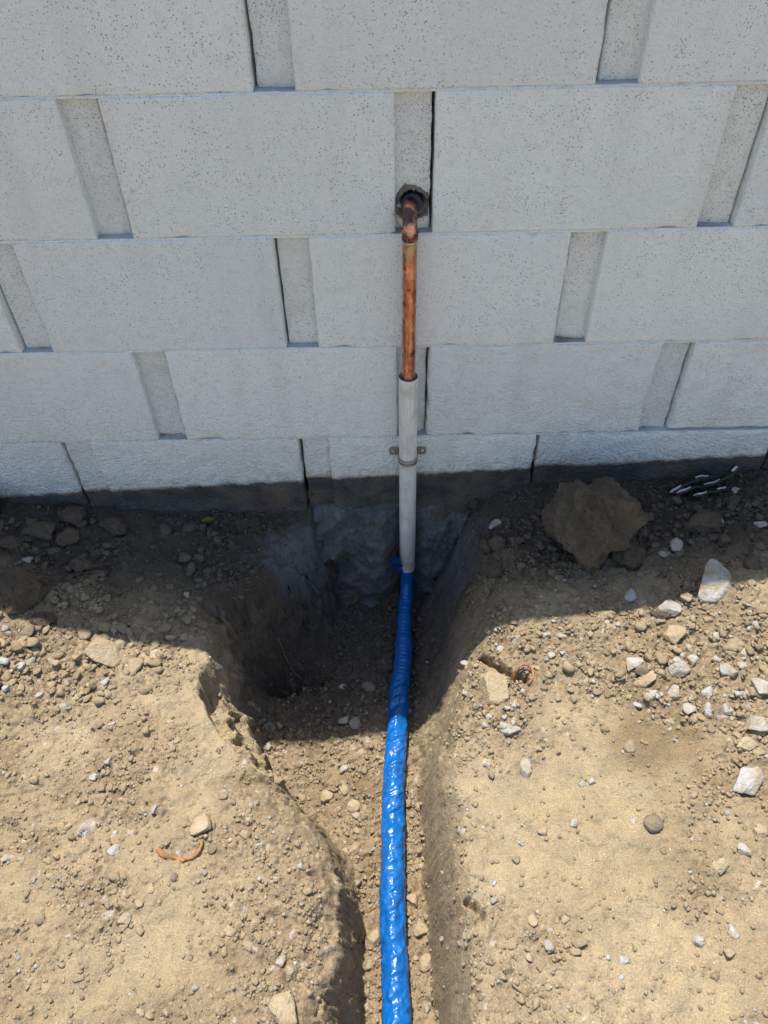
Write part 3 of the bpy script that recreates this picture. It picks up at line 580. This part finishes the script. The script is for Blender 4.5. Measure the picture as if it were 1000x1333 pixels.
ROCKS = [  # x, y (m), width, depth, height (mm), kind, label
 (0.371, -0.135, 180, 175, 150, 'clod', 'large rough brown dirt clod lying in the shade near the wall'),
 (0.435, -0.175, 64, 76, 37, 'clod', 'brown clod leaning on the right side of the largest dirt clod'),
 (0.561, -0.264, 78, 81, 40, 'white', 'big pointed pale grey stone half in shadow on the right'),
 (0.479, -0.298, 59, 34, 17, 'grey', 'flat grey and tan stone on the shadow edge beside the pointed stone'),
 (-0.514, -0.333, 69, 54, 27, 'tan', 'flat topped tan rock on the shadow edge at left'),
 (-0.424, -0.329, 30, 22, 11, 'tan', 'small tan stone right of the flat topped rock, at the shadow edge'),
 (0.171, -0.411, 58, 60, 31, 'tan', 'angular pale tan stone beside the dark fissure on the right brink'),
 (0.401, -0.393, 34, 26, 13, 'white', 'thin white stone chip leaning above the tan and white stone'),
 (0.415, -0.427, 42, 24, 12, 'tan', 'tan topped stone with white underside, right of the trench'),
 (0.472, -0.413, 36, 31, 16, 'white', 'bright white stone with a tan speck, left of its white twin chip'),
 (0.497, -0.402, 18, 21, 11, 'white', 'small white chip touching the bright white stone at right'),
 (0.455, -0.454, 25, 28, 14, 'white', 'white stone just below the pair of white chips'),
 (0.545, -0.424, 28, 28, 14, 'white', 'pale white flake among rubble, right of the white pair'),
 (0.57, -0.417, 18, 16, 8, 'white', 'tiny white flake right of the pale flake in the rubble'),
 (0.59, -0.457, 30, 33, 17, 'white', 'angular white stone cut by the right photo edge'),
 (0.5, -0.487, 15, 26, 9, 'white', 'upright narrow white chip in the rubble, right side'),
 (0.53, -0.485, 17, 20, 10, 'grey', 'grey white chip next to the narrow upright chip'),
 (0.566, -0.514, 34, 29, 15, 'white', 'chalky white stone at the right edge above the tan stone'),
 (0.541, -0.544, 33, 21, 11, 'tan', 'smooth tan stone below the chalky stone at the right edge'),
 (0.525, -0.602, 46, 43, 22, 'white', 'crystalline white rock with dark hollow at the right'),
 (0.377, -0.655, 29, 26, 14, 'dark', 'smooth dark grey brown pebble below the damp patch'),
 (0.35, -0.648, 10, 13, 6, 'white', 'slim white pebble left of the dark smooth pebble'),
 (0.519, -0.676, 22, 22, 11, 'tan', 'rounded tan stone at the right edge, lower half'),
 (0.49, -0.7, 16, 22, 10, 'white', 'pale leaf shaped chip below the rounded tan stone'),
 (0.451, -0.719, 28, 23, 12, 'tan', 'tan stone with purple tint in the right rubble'),
 (0.447, -0.801, 14, 20, 9, 'white', 'slanted white chip in the lower right corner area'),
 (0.4, -0.809, 18, 16, 9, 'white', 'flat white stone left of the slanted white chip'),
 (0.191, -0.488, 33, 21, 11, 'white', 'grey white stone below the angular tan stone on the brink'),
 (0.205, -0.557, 19, 35, 12, 'white', 'pale upright sliver on the right brink'),
 (0.15, -0.546, 11, 13, 7, 'white', 'bright white pebble on the brink left of the pale sliver'),
 (0.201, -0.444, 12, 18, 7, 'white', 'small white pebble touching the angular tan stone'),
 (0.287, -0.585, 13, 13, 7, 'white', 'left one of two white pebbles side by side on packed soil'),
 (0.304, -0.584, 13, 13, 7, 'white', 'right one of two white pebbles side by side on packed soil'),
 (0.266, -0.646, 16, 14, 8, 'white', 'bluish white pebble below the two white pebbles'),
 (0.186, -0.668, 10, 11, 6, 'white', 'tiny bright pebble on packed soil right of the trench'),
 (0.218, -0.656, 16, 15, 8, 'tan', 'pale tan pebble left of the bluish white pebble'),
 (0.187, -0.777, 15, 18, 9, 'tan', 'pale tan pebble in the crumb heap on packed soil'),
 (0.203, -0.81, 15, 14, 8, 'grey', 'wedge shaped grey pebble beside the crumb heap'),
 (0.175, -0.822, 13, 11, 6, 'tan', 'tan pebble at the foot of the crumb heap'),
 (0.294, -0.328, 22, 11, 6, 'white', 'long white splinter at the shadow edge on the right'),
 (0.269, -0.326, 16, 14, 7, 'white', 'short white chip left of the long white splinter'),
 (-0.292, -0.643, 32, 38, 19, 'tan', 'pale grey tan stone above the orange root'),
 (-0.418, -0.677, 20, 15, 8, 'white', 'whitish stone on the left ground, left of the orange root'),
 (-0.379, -0.77, 20, 19, 11, 'white', 'round whitish stone in the lower left ground'),
 (-0.361, -0.753, 14, 11, 6, 'tan', 'flat tan pebble just right of the round whitish stone'),
 (-0.35, -0.733, 13, 15, 8, 'tan', 'tan pebble above the flat tan pebble'),
 (-0.32, -0.717, 11, 13, 7, 'dark', 'dark pebble below the orange root'),
 (-0.367, -0.619, 14, 15, 8, 'grey', 'rounded grey pebble on the left ground above the root'),
 (-0.158, -0.825, 18, 16, 9, 'white', 'chalky white stone near the left brink of the trench'),
 (-0.145, -0.837, 14, 16, 9, 'tan', 'tan stone touching the chalky white stone'),
 (-0.15, -0.879, 42, 44, 25, 'tan', 'large angular tan stone at the bottom beside the trench'),
 (-0.198, -0.778, 17, 16, 9, 'tan', 'grey tan pebble midway on the left bank'),
 (-0.225, -0.656, 17, 15, 8, 'tan', 'tan pebble on the left bank above the trench corner'),
 (-0.231, -0.787, 19, 12, 7, 'tan', 'flat pale pebble left of the grey tan pebble'),
 (-0.141, -0.7, 10, 11, 6, 'white', 'small white pebble near the bend of the left brink'),
 (-0.478, -0.562, 12, 11, 6, 'white', 'bright white pebble in the left gravel'),
 (-0.47, -0.545, 15, 17, 9, 'dark', 'dark leaning pebble above the bright white pebble'),
 (-0.471, -0.471, 18, 11, 6, 'white', 'white flake on the left ground'),
 (-0.439, -0.439, 18, 16, 8, 'tan', 'pale stone right of the white flake'),
 (-0.598, -0.424, 14, 13, 7, 'white', 'white pebble at far left below the rock rubble'),
 (-0.495, -0.64, 12, 11, 6, 'tan', 'tan pebble in the left ground gravel'),
 (-0.572, -0.683, 23, 11, 5, 'grey', 'flat grey chip at the left photo edge'),
 (-0.553, -0.558, 11, 11, 6, 'tan', 'tiny tan pebble at far left'),
 (-0.04, -0.731, 29, 37, 18, 'tan', 'pale oval stone on the trench floor left of the blue sleeve'),
 (0.024, -0.675, 24, 25, 14, 'tan', 'brownish stone on the trench floor right of the blue sleeve'),
 (0.036, -0.716, 31, 29, 16, 'tan', 'yellowish stone in the trench right of the blue sleeve'),
 (0.046, -0.77, 20, 29, 12, 'tan', 'squared yellowish stone lower in the trench beside the blue sleeve'),
 (-0.078, -0.509, 26, 25, 13, 'tan', 'pale stone on the sunlit trench floor'),
 (-0.073, -0.525, 17, 16, 9, 'white', 'white pebble below the pale stone on the trench floor'),
 (-0.07, -0.404, 27, 17, 9, 'tan', 'brown rounded stone on the trench floor near the shadow'),
 (-0.13, -0.485, 26, 22, 12, 'tan', 'tan stone on the left half of the trench floor'),
 (-0.099, -0.476, 23, 20, 11, 'tan', 'tan stone in the middle of the trench floor'),
 (-0.075, -0.584, 19, 27, 12, 'tan', 'brown stone at the corner of the left bank'),
 (-0.108, -0.252, 18, 13, 7, 'white', 'small white fragment in the shaded trench'),
 (-0.053, -0.259, 32, 25, 13, 'dark', 'round dark pebble in the shaded trench'),
 (-0.08, -0.338, 28, 27, 14, 'grey', 'blue grey stone in the shaded trench near the sun edge'),
 (-0.102, -0.33, 28, 27, 14, 'grey', 'grey stone left of the blue grey stone in the trench'),
 (-0.218, -0.261, 16, 38, 10, 'grey', 'narrow grey chip in the shaded trench at left'),
 (-0.254, -0.375, 14, 25, 8, 'white', 'white chip at the foot of the broken left bank'),
 (-0.099, -0.432, 21, 14, 8, 'white', 'white flake on the trench floor just out of the shadow'),
 (-0.645, -0.024, 50, 50, 24, 'clod', 'rounded clod resting against the wall base at left'),
 (-0.558, -0.047, 62, 45, 22, 'clod', 'oval clod right of the rounded clod near the wall'),
 (-0.695, -0.076, 70, 52, 24, 'clod', 'blocky clod below the black plastic at left'),
 (-0.733, -0.117, 59, 44, 21, 'clod', 'flat clod at the left photo edge in shade'),
 (-0.639, -0.086, 46, 44, 21, 'clod', 'square clod below the rounded clod'),
 (-0.675, -0.243, 84, 100, 49, 'clod', 'big dirt lump at the left edge crossing the shadow line'),
 (-0.599, -0.146, 51, 39, 19, 'clod', 'loose brown clod in the middle of the left shade'),
 (-0.626, -0.285, 47, 38, 19, 'clod', 'dark clod at the shadow edge beside the big lump'),
 (-0.695, -0.148, 26, 20, 9, 'grey', 'grey pebble between the left clods'),
 (-0.395, -0.192, 16, 15, 8, 'tan', 'lone pale pebble on smooth shaded soil'),
 (0.204, -0.126, 36, 41, 20, 'clod', 'upright clod right of the pipe in the shade'),
 (0.182, -0.122, 27, 31, 16, 'clod', 'small clod left of the upright clod'),
 (0.188, -0.181, 46, 36, 18, 'clod', 'flat clod below the upright clod on the right brink'),
 (0.245, -0.129, 21, 22, 11, 'clod', 'small rounded clod left of the largest clod'),
 (0.204, -0.078, 30, 23, 11, 'grey', 'pale grey stone by the wall right of the pipe'),
 (0.169, -0.011, 20, 22, 11, 'clod', 'small round clod right of the pipe at the wall'),
 (0.578, -0.132, 80, 70, 34, 'clod', 'broad clod below the striped scrap'),
 (0.61, -0.128, 23, 21, 10, 'white', 'pale blue white flake on the broad clod'),
 (0.647, -0.081, 29, 27, 13, 'clod', 'rounded clod right of the striped scrap'),
 (0.661, -0.055, 15, 14, 6, 'white', 'small pale chip at the wall right of the striped scrap'),
 (0.524, -0.169, 26, 31, 15, 'white', 'pale rounded stone in the right shade'),
 (0.5, -0.184, 23, 14, 7, 'white', 'pale sliver beside the rounded stone in the right shade'),
 (0.675, -0.15, 25, 16, 8, 'grey', 'pale splinter at the right edge in shade'),
 (0.604, -0.173, 34, 28, 13, 'clod', 'greenish brown clod above the big pointed stone'),
 (0.627, -0.236, 41, 36, 17, 'clod', 'brown clod right of the big pointed stone'),
 (0.467, -0.308, 40, 20, 10, 'clod', 'tan crust lump beneath the flat grey and tan stone'),
 (0.479, -0.353, 39, 35, 18, 'tan', 'tan crumbly lump below the flat grey and tan stone'),
 (0.565, -0.383, 33, 24, 12, 'tan', 'pale tan lump high in the right sunlit rubble'),
 (0.604, -0.436, 25, 21, 10, 'tan', 'tan lump at the right edge in the rubble'),
]
SHAPE = {'tan': (13, .42, .75, .09), 'white': (16, .40, .75, .10), 'grey': (13, .42, .75, .08), 'dark': (4, .7, .95, .06), 'clod': (9, .5, .9, .22)}
for i, (x, y, wx, wy, wz, kind, label) in enumerate(ROCKS):
    rnd = np.random.RandomState(900 + i); pl, lo, hi, rg = SHAPE[kind]
    sub = 5 if wx > 100 else (4 if wx > 28 else 3)
    V, F = rock_verts(rnd, 6 if wx > 150 else sub, pl, lo, hi, rg * (1.2 if wx > 100 else 1))
    if kind == 'clod':                           # crumbly surface
        cr = fbm(V[:, 0] * 1.0 + V[:, 2] * .8, V[:, 1] - V[:, 2] * .9, 5, 4, 124, .6) - .8 * np.abs(fbm(V[:, 0] - V[:, 2], V[:, 1] + V[:, 2] * .7, 3.5, 3, 125)); V = V * (1 + (.075 if wx > 150 else .12) * cr)[:, None]
    s = np.array([wx, wy, wz * (1.25 if wx < 40 else 1.1)]) / 2000.
    if 'pointed' in label:                       # tall wedge that narrows towards the wall
        f = np.clip((V[:, 1] + 1) / 2, 0, 1); V[:, 0] = V[:, 0] * (1 - .62 * f) + .22 * f; V[:, 2] *= (1 - .25 * f)
    a = rnd.uniform(-.5, .5) if 'splinter' not in label and 'pointed' not in label else (-.5 if 'splinter' in label else 0)
    V = V * s; ca, sa = math.cos(a), math.sin(a); V = np.c_[V[:, 0] * ca - V[:, 1] * sa, V[:, 0] * sa + V[:, 1] * ca, V[:, 2]]
    # tilt with the ground it lies on
    e = max(.006, s[0] * .8); nx = (gz(x - e, y) - gz(x + e, y)) / (2 * e); ny = (gz(x, y - e) - gz(x, y + e)) / (2 * e)
    lim = .7; nx, ny = max(-lim, min(lim, nx)), max(-lim, min(lim, ny)); rot = Vector((0, 0, 1)).rotation_difference(Vector((nx, ny, 1)).normalized())
    gm = np.mean([gz(x + dx * s[0] * .6, y + dy * s[1] * .6) for dx in (-1, 0, 1) for dy in (-1, 0, 1)])
    sink = .17 if wx > 150 else .32 if kind in ('white', 'grey', 'dark') else (.2 if kind == 'clod' else .33)
    o = link('clod' if kind == 'clod' else 'stone', np_mesh('stone', V, F, smooth=kind in ('dark', 'clod')), STONE[kind])
    o.rotation_mode = 'QUATERNION'; o.rotation_quaternion = rot
    o.location = (x, min(y, -s[1] * .75 - .002), gm + s[2] * (1 - 2 * sink))
    tag(o, label, 'clod' if kind == 'clod' else ('pebble' if wx < 24 else 'stone'), 'loose clods by the wall' if kind == 'clod' else 'stones scattered on the soil')

# ------------------------------------------------------------------ gravel: uncountable crumbs and pebbles
rs = np.random.RandomState(23)
protos = []
for i in range(10):
    rnd = np.random.RandomState(300 + i); protos.append(rock_verts(rnd, 1 if i < 6 else 2, 8, .4, .75, .14))
PV, PF, PC = [], [], []; base = 0
def scatter(n, rmin, rmax, power, ids, xr=(-1.25, 1.25), yr=(-1.15, -.004), pale=0.0):
    global base
    xs = rs.uniform(*xr, n * 4); ys = rs.uniform(*yr, n * 4); mm, _, _ = trench(xs, ys); g = gravelmask(xs, ys, mm)
    clump = np.clip(.5 + 1.2 * fbm(xs, ys, 25, 2, 131), .08, 1)
    line = np.interp(ys, [-1.2, -.45, -.2, 0], [-.005, -.002, .02, .0335])
    keep = (rs.rand(n * 4) < (.04 + g ** 1.5 * clump)) & (np.abs(xs - line) > .012) & ~((mm > .12) & (mm < .92) & (rs.rand(n * 4) < .65))
    xs, ys, g, mm = xs[keep][:n], ys[keep][:n], g[keep][:n], mm[keep][:n]; n = len(xs)
    r = rmin * (rmax / rmin) ** (rs.rand(n) ** power); ys = np.minimum(ys, -r - .001); zg = gza(xs, ys)
    shadez = sstep(-.31, -.12, ys + .05 * fbm(xs, ys, 7, 3, 65)); which = rs.choice(ids, n)
    for pid in ids:
        s = which == pid; k = s.sum(); V, F = protos[pid]
        sc = r[s][:, None] * np.c_[rs.uniform(.8, 1.25, k), rs.uniform(.7, 1.1, k), rs.uniform(.5, .85, k)]
        a = rs.rand(k) * 6.28; c, sn = np.cos(a)[:, None], np.sin(a)[:, None]; W = V[None] * sc[:, None]
        W = np.stack([W[..., 0] * c - W[..., 1] * sn, W[..., 0] * sn + W[..., 1] * c, W[..., 2]], -1)
        W += np.c_[xs[s], ys[s], zg[s] + sc[:, 2] * rs.uniform(-.05, .5, k)][:, None]
        PV.append(W.reshape(-1, 3)); PF.append((F[None] + base + np.arange(k)[:, None, None] * len(V)).reshape(-1, 3)); base += k * len(V)
        t = rs.rand(k); cc = np.array([.315, .243, .152])[None] * (1 + .10 * rs.randn(k))[:, None]
        right = .5 + .5 * np.tanh((xs[s] - .1) * 6); wz = (np.maximum(shadez[s], sstep(.2, .6, mm[s]) * sstep(-.40, -.27, ys[s])) * .88)[:, None]
        cc = cc * (1 - wz) + np.array([.085, .071, .056]) * wz  # crumbs by the wall and in the trench get the painted shade too
        cc[(t < .06) & (shadez[s] < .5)] = (.31, .275, .22); cc[(t > .10) & (t < .14)] *= .7; cc[(t < .018 + .035 * right) & (shadez[s] < .25) & (mm[s] < .1)] = (.40, .385, .355)
        cc[rs.rand(k) < pale] = (.38, .355, .30)
        PC.append(np.repeat(cc, len(V), 0))
scatter(52000, .0009, .0038, 1.2, range(0, 6))
scatter(4200, .0032, .0078, 2.2, range(6, 10))
scatter(220, .0060, .0115, 1.6, range(6, 10), (-.78, -.42), (-.43, -.29)); scatter(150, .0070, .012, 1.8, range(6, 10), (.2, .8), (-.48, -.04)); scatter(160, .007, .013, 1.8, range(6, 10), (-.8, -.35), (-.29, -.02))
scatter(120, .0035, .0095, 1.6, range(6, 10), (.36, .72), (-.56, -.33), .4); scatter(60, .003, .008, 1.6, range(6, 10), (.12, .30), (-.55, -.30), .35)
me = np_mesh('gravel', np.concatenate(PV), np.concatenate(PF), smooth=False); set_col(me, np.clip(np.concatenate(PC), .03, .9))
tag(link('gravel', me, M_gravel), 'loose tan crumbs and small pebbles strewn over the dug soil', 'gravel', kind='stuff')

# ------------------------------------------------------------------ litter and roots
M_root = plain_material('root_bark', (.42, .20, .075), (.26, .13, .06), .8, 120)
M_twig = plain_material('dry_twig', (.30, .22, .13), (.20, .14, .08), .85, 150)
def root_obj(name, pts, r0, r1, mat, label):
    pp, tt = resample(catmull([(x, y, gz(x, y) + dz) for x, y, dz in pts], 8), .0025); n = len(pp)
    r = np.linspace(r0, r1, n) * (1 + .35 * fbm(tt, tt * 0 + r0 * 900, 90, 3, 141)); pp[:, 0] += .0012 * fbm(tt, tt * 0, 80, 2, 142)
    return tag(tube_obj(name, pp, r, mat, None, 10), label, name)
root_obj('root', [(-.350, -.679, -.001), (-.338, -.688, .002), (-.322, -.689, .001), (-.310, -.693, .003), (-.299, -.688, .001), (-.290, -.680, .004), (-.288, -.664, .003)], .0040, .0022, M_root, 'curled orange brown root on the left ground below the pale stone')
root_obj('root', [(.203, -.396, .0), (.212, -.386, .010), (.224, -.380, .014), (.236, -.386, .010), (.237, -.401, .004), (.229, -.412, .0)], .0034, .0018, M_root, 'looped orange root sticking out of the fissure on the right brink')
root_obj('twig', [(-.245, -.165, .006), (-.225, -.182, .008), (-.20, -.20, .006)], .0012, .0008, M_twig, 'thin dry rootlet lying in the shaded hollow')
root_obj('twig', [(.148, -.853, .002), (.158, -.862, .004), (.168, -.868, .002)], .0016, .001, M_twig, 'short dark twig at the bottom on the right brink')
# leaf
bm = bmesh.new(); rows = []
for i in range(9):
    t = i / 8; hw = .0075 * math.sin(math.pi * min(1, t * .92 + .06)) ** .8
    rows.append([bm.verts.new((-.015 + .03 * t, u * hw, .003 * abs(u) + .004 * math.sin(t * 3) )) for u in (-1, -.5, 0, .5, 1)])
for a, b in zip(rows[:-1], rows[1:]):
    for j in range(4): bm.faces.new((a[j], b[j], b[j + 1], a[j + 1])).smooth = True
bmesh.ops.solidify(bm, geom=bm.faces[:], thickness=.0004)
me = bpy.data.meshes.new('fallen_leaf'); bm.to_mesh(me); bm.free()
lf = link('fallen_leaf', me, plain_material('yellow_green_leaf', (.30, .25, .06), (.20, .19, .05), .6, 200)); lf.location = (-.375, -.024, gz(-.375, -.024) + .004); lf.rotation_euler = (.25, .1, .2)
tag(lf, 'small yellow green fallen leaf at the foot of the wall', 'leaf')
# striped webbing scrap: black strap with white bars
def ribbon(name, pts, hw, mats, bars, parent=None):
    P = catmull(pts, 8); bm = bmesh.new(); rows = []
    for i, p in enumerate(P):
        d = (P[min(i + 1, len(P) - 1)] - P[max(i - 1, 0)]).normalized(); s = d.cross(Vector((0, .35, 1))).normalized()
        rows.append([bm.verts.new(p + s * hw * u + Vector((0, 0, .0015 * math.sin(i * .9 + u)))) for u in (-1, -.33, .33, 1)])
    for i, (a, b) in enumerate(zip(rows[:-1], rows[1:])):
        for j in range(3):
            f = bm.faces.new((a[j], b[j], b[j + 1], a[j + 1])); f.smooth = True; f.material_index = 1 if (bars and j == 1 and (i // 7) % 2 == 0) else 0
    me = bpy.data.meshes.new(name); bm.to_mesh(me); bm.free(); mi = [p.material_index for p in me.polygons]; o = link(name, me, mats, parent); me.polygons.foreach_set('material_index', mi); md = o.modifiers.new('thickness', 'SOLIDIFY'); md.thickness = .0012; return o
M_black = plastic_material('black_plastic', (.012, .013, .016), (.02, .021, .026), .35, .002, 120)
M_white = plain_material('white_print', (.62, .62, .62), (.52, .52, .52), .7, 90)
g0 = gz(.60, -.045)
sw = bpy.data.objects.new('striped_scrap', None); C.objects.link(sw); sw.location = (.60, -.045, g0)
tag(sw, 'crumpled black plastic scrap with white bars at the wall foot on the right', 'plastic scrap')
for pts in ([(-.05, -.012, .006), (-.02, -.004, .016), (.012, .004, .014), (.045, .010, .028), (.065, .022, .042)], [(-.022, -.022, .008), (.005, -.02, .018), (.03, -.012, .016), (.05, .0, .012)], [(-.06, -.006, .002), (-.035, .006, .012), (-.005, .012, .026), (.022, .016, .024)]):
    ribbon('strip', pts, .0085, [M_black, M_white], True, sw)
# black plastic at the left edge
g0 = gz(-.80, -.03)
bm = bmesh.new(); bmesh.ops.create_icosphere(bm, subdivisions=4, radius=1)
for v in bm.verts:
    c = v.co; k = 1 + .30 * float(fbm(c.x * 1.0 + c.z, c.y - c.z, 1.5, 4, 151)) + .12 * abs(float(fbm(c.x - c.z, c.y + c.z * .5, 4.0, 3, 152))); v.co = Vector((c.x * .055 * k, c.y * .028 * k, c.z * .05 * k))
for f in bm.faces: f.smooth = True
me = bpy.data.meshes.new('plastic_bag'); bm.to_mesh(me); bm.free()
bgo = link('plastic_bag', me, M_black); bgo.location = (-.828, -.034, g0 + .035); bgo.rotation_euler = (0, .5, 0)
tag(bgo, 'crumpled black plastic against the wall at the left edge', 'plastic bag')

# put each assembly's origin at its base
for e, base_pt in ((cp, (PX, PY, .30)), (ps, (PX, PY, -.158)), (bs, (0, -.5, -.255))):
    e.location = base_pt
    for ch in e.children: ch.location = Vector(ch.location) - Vector(base_pt)
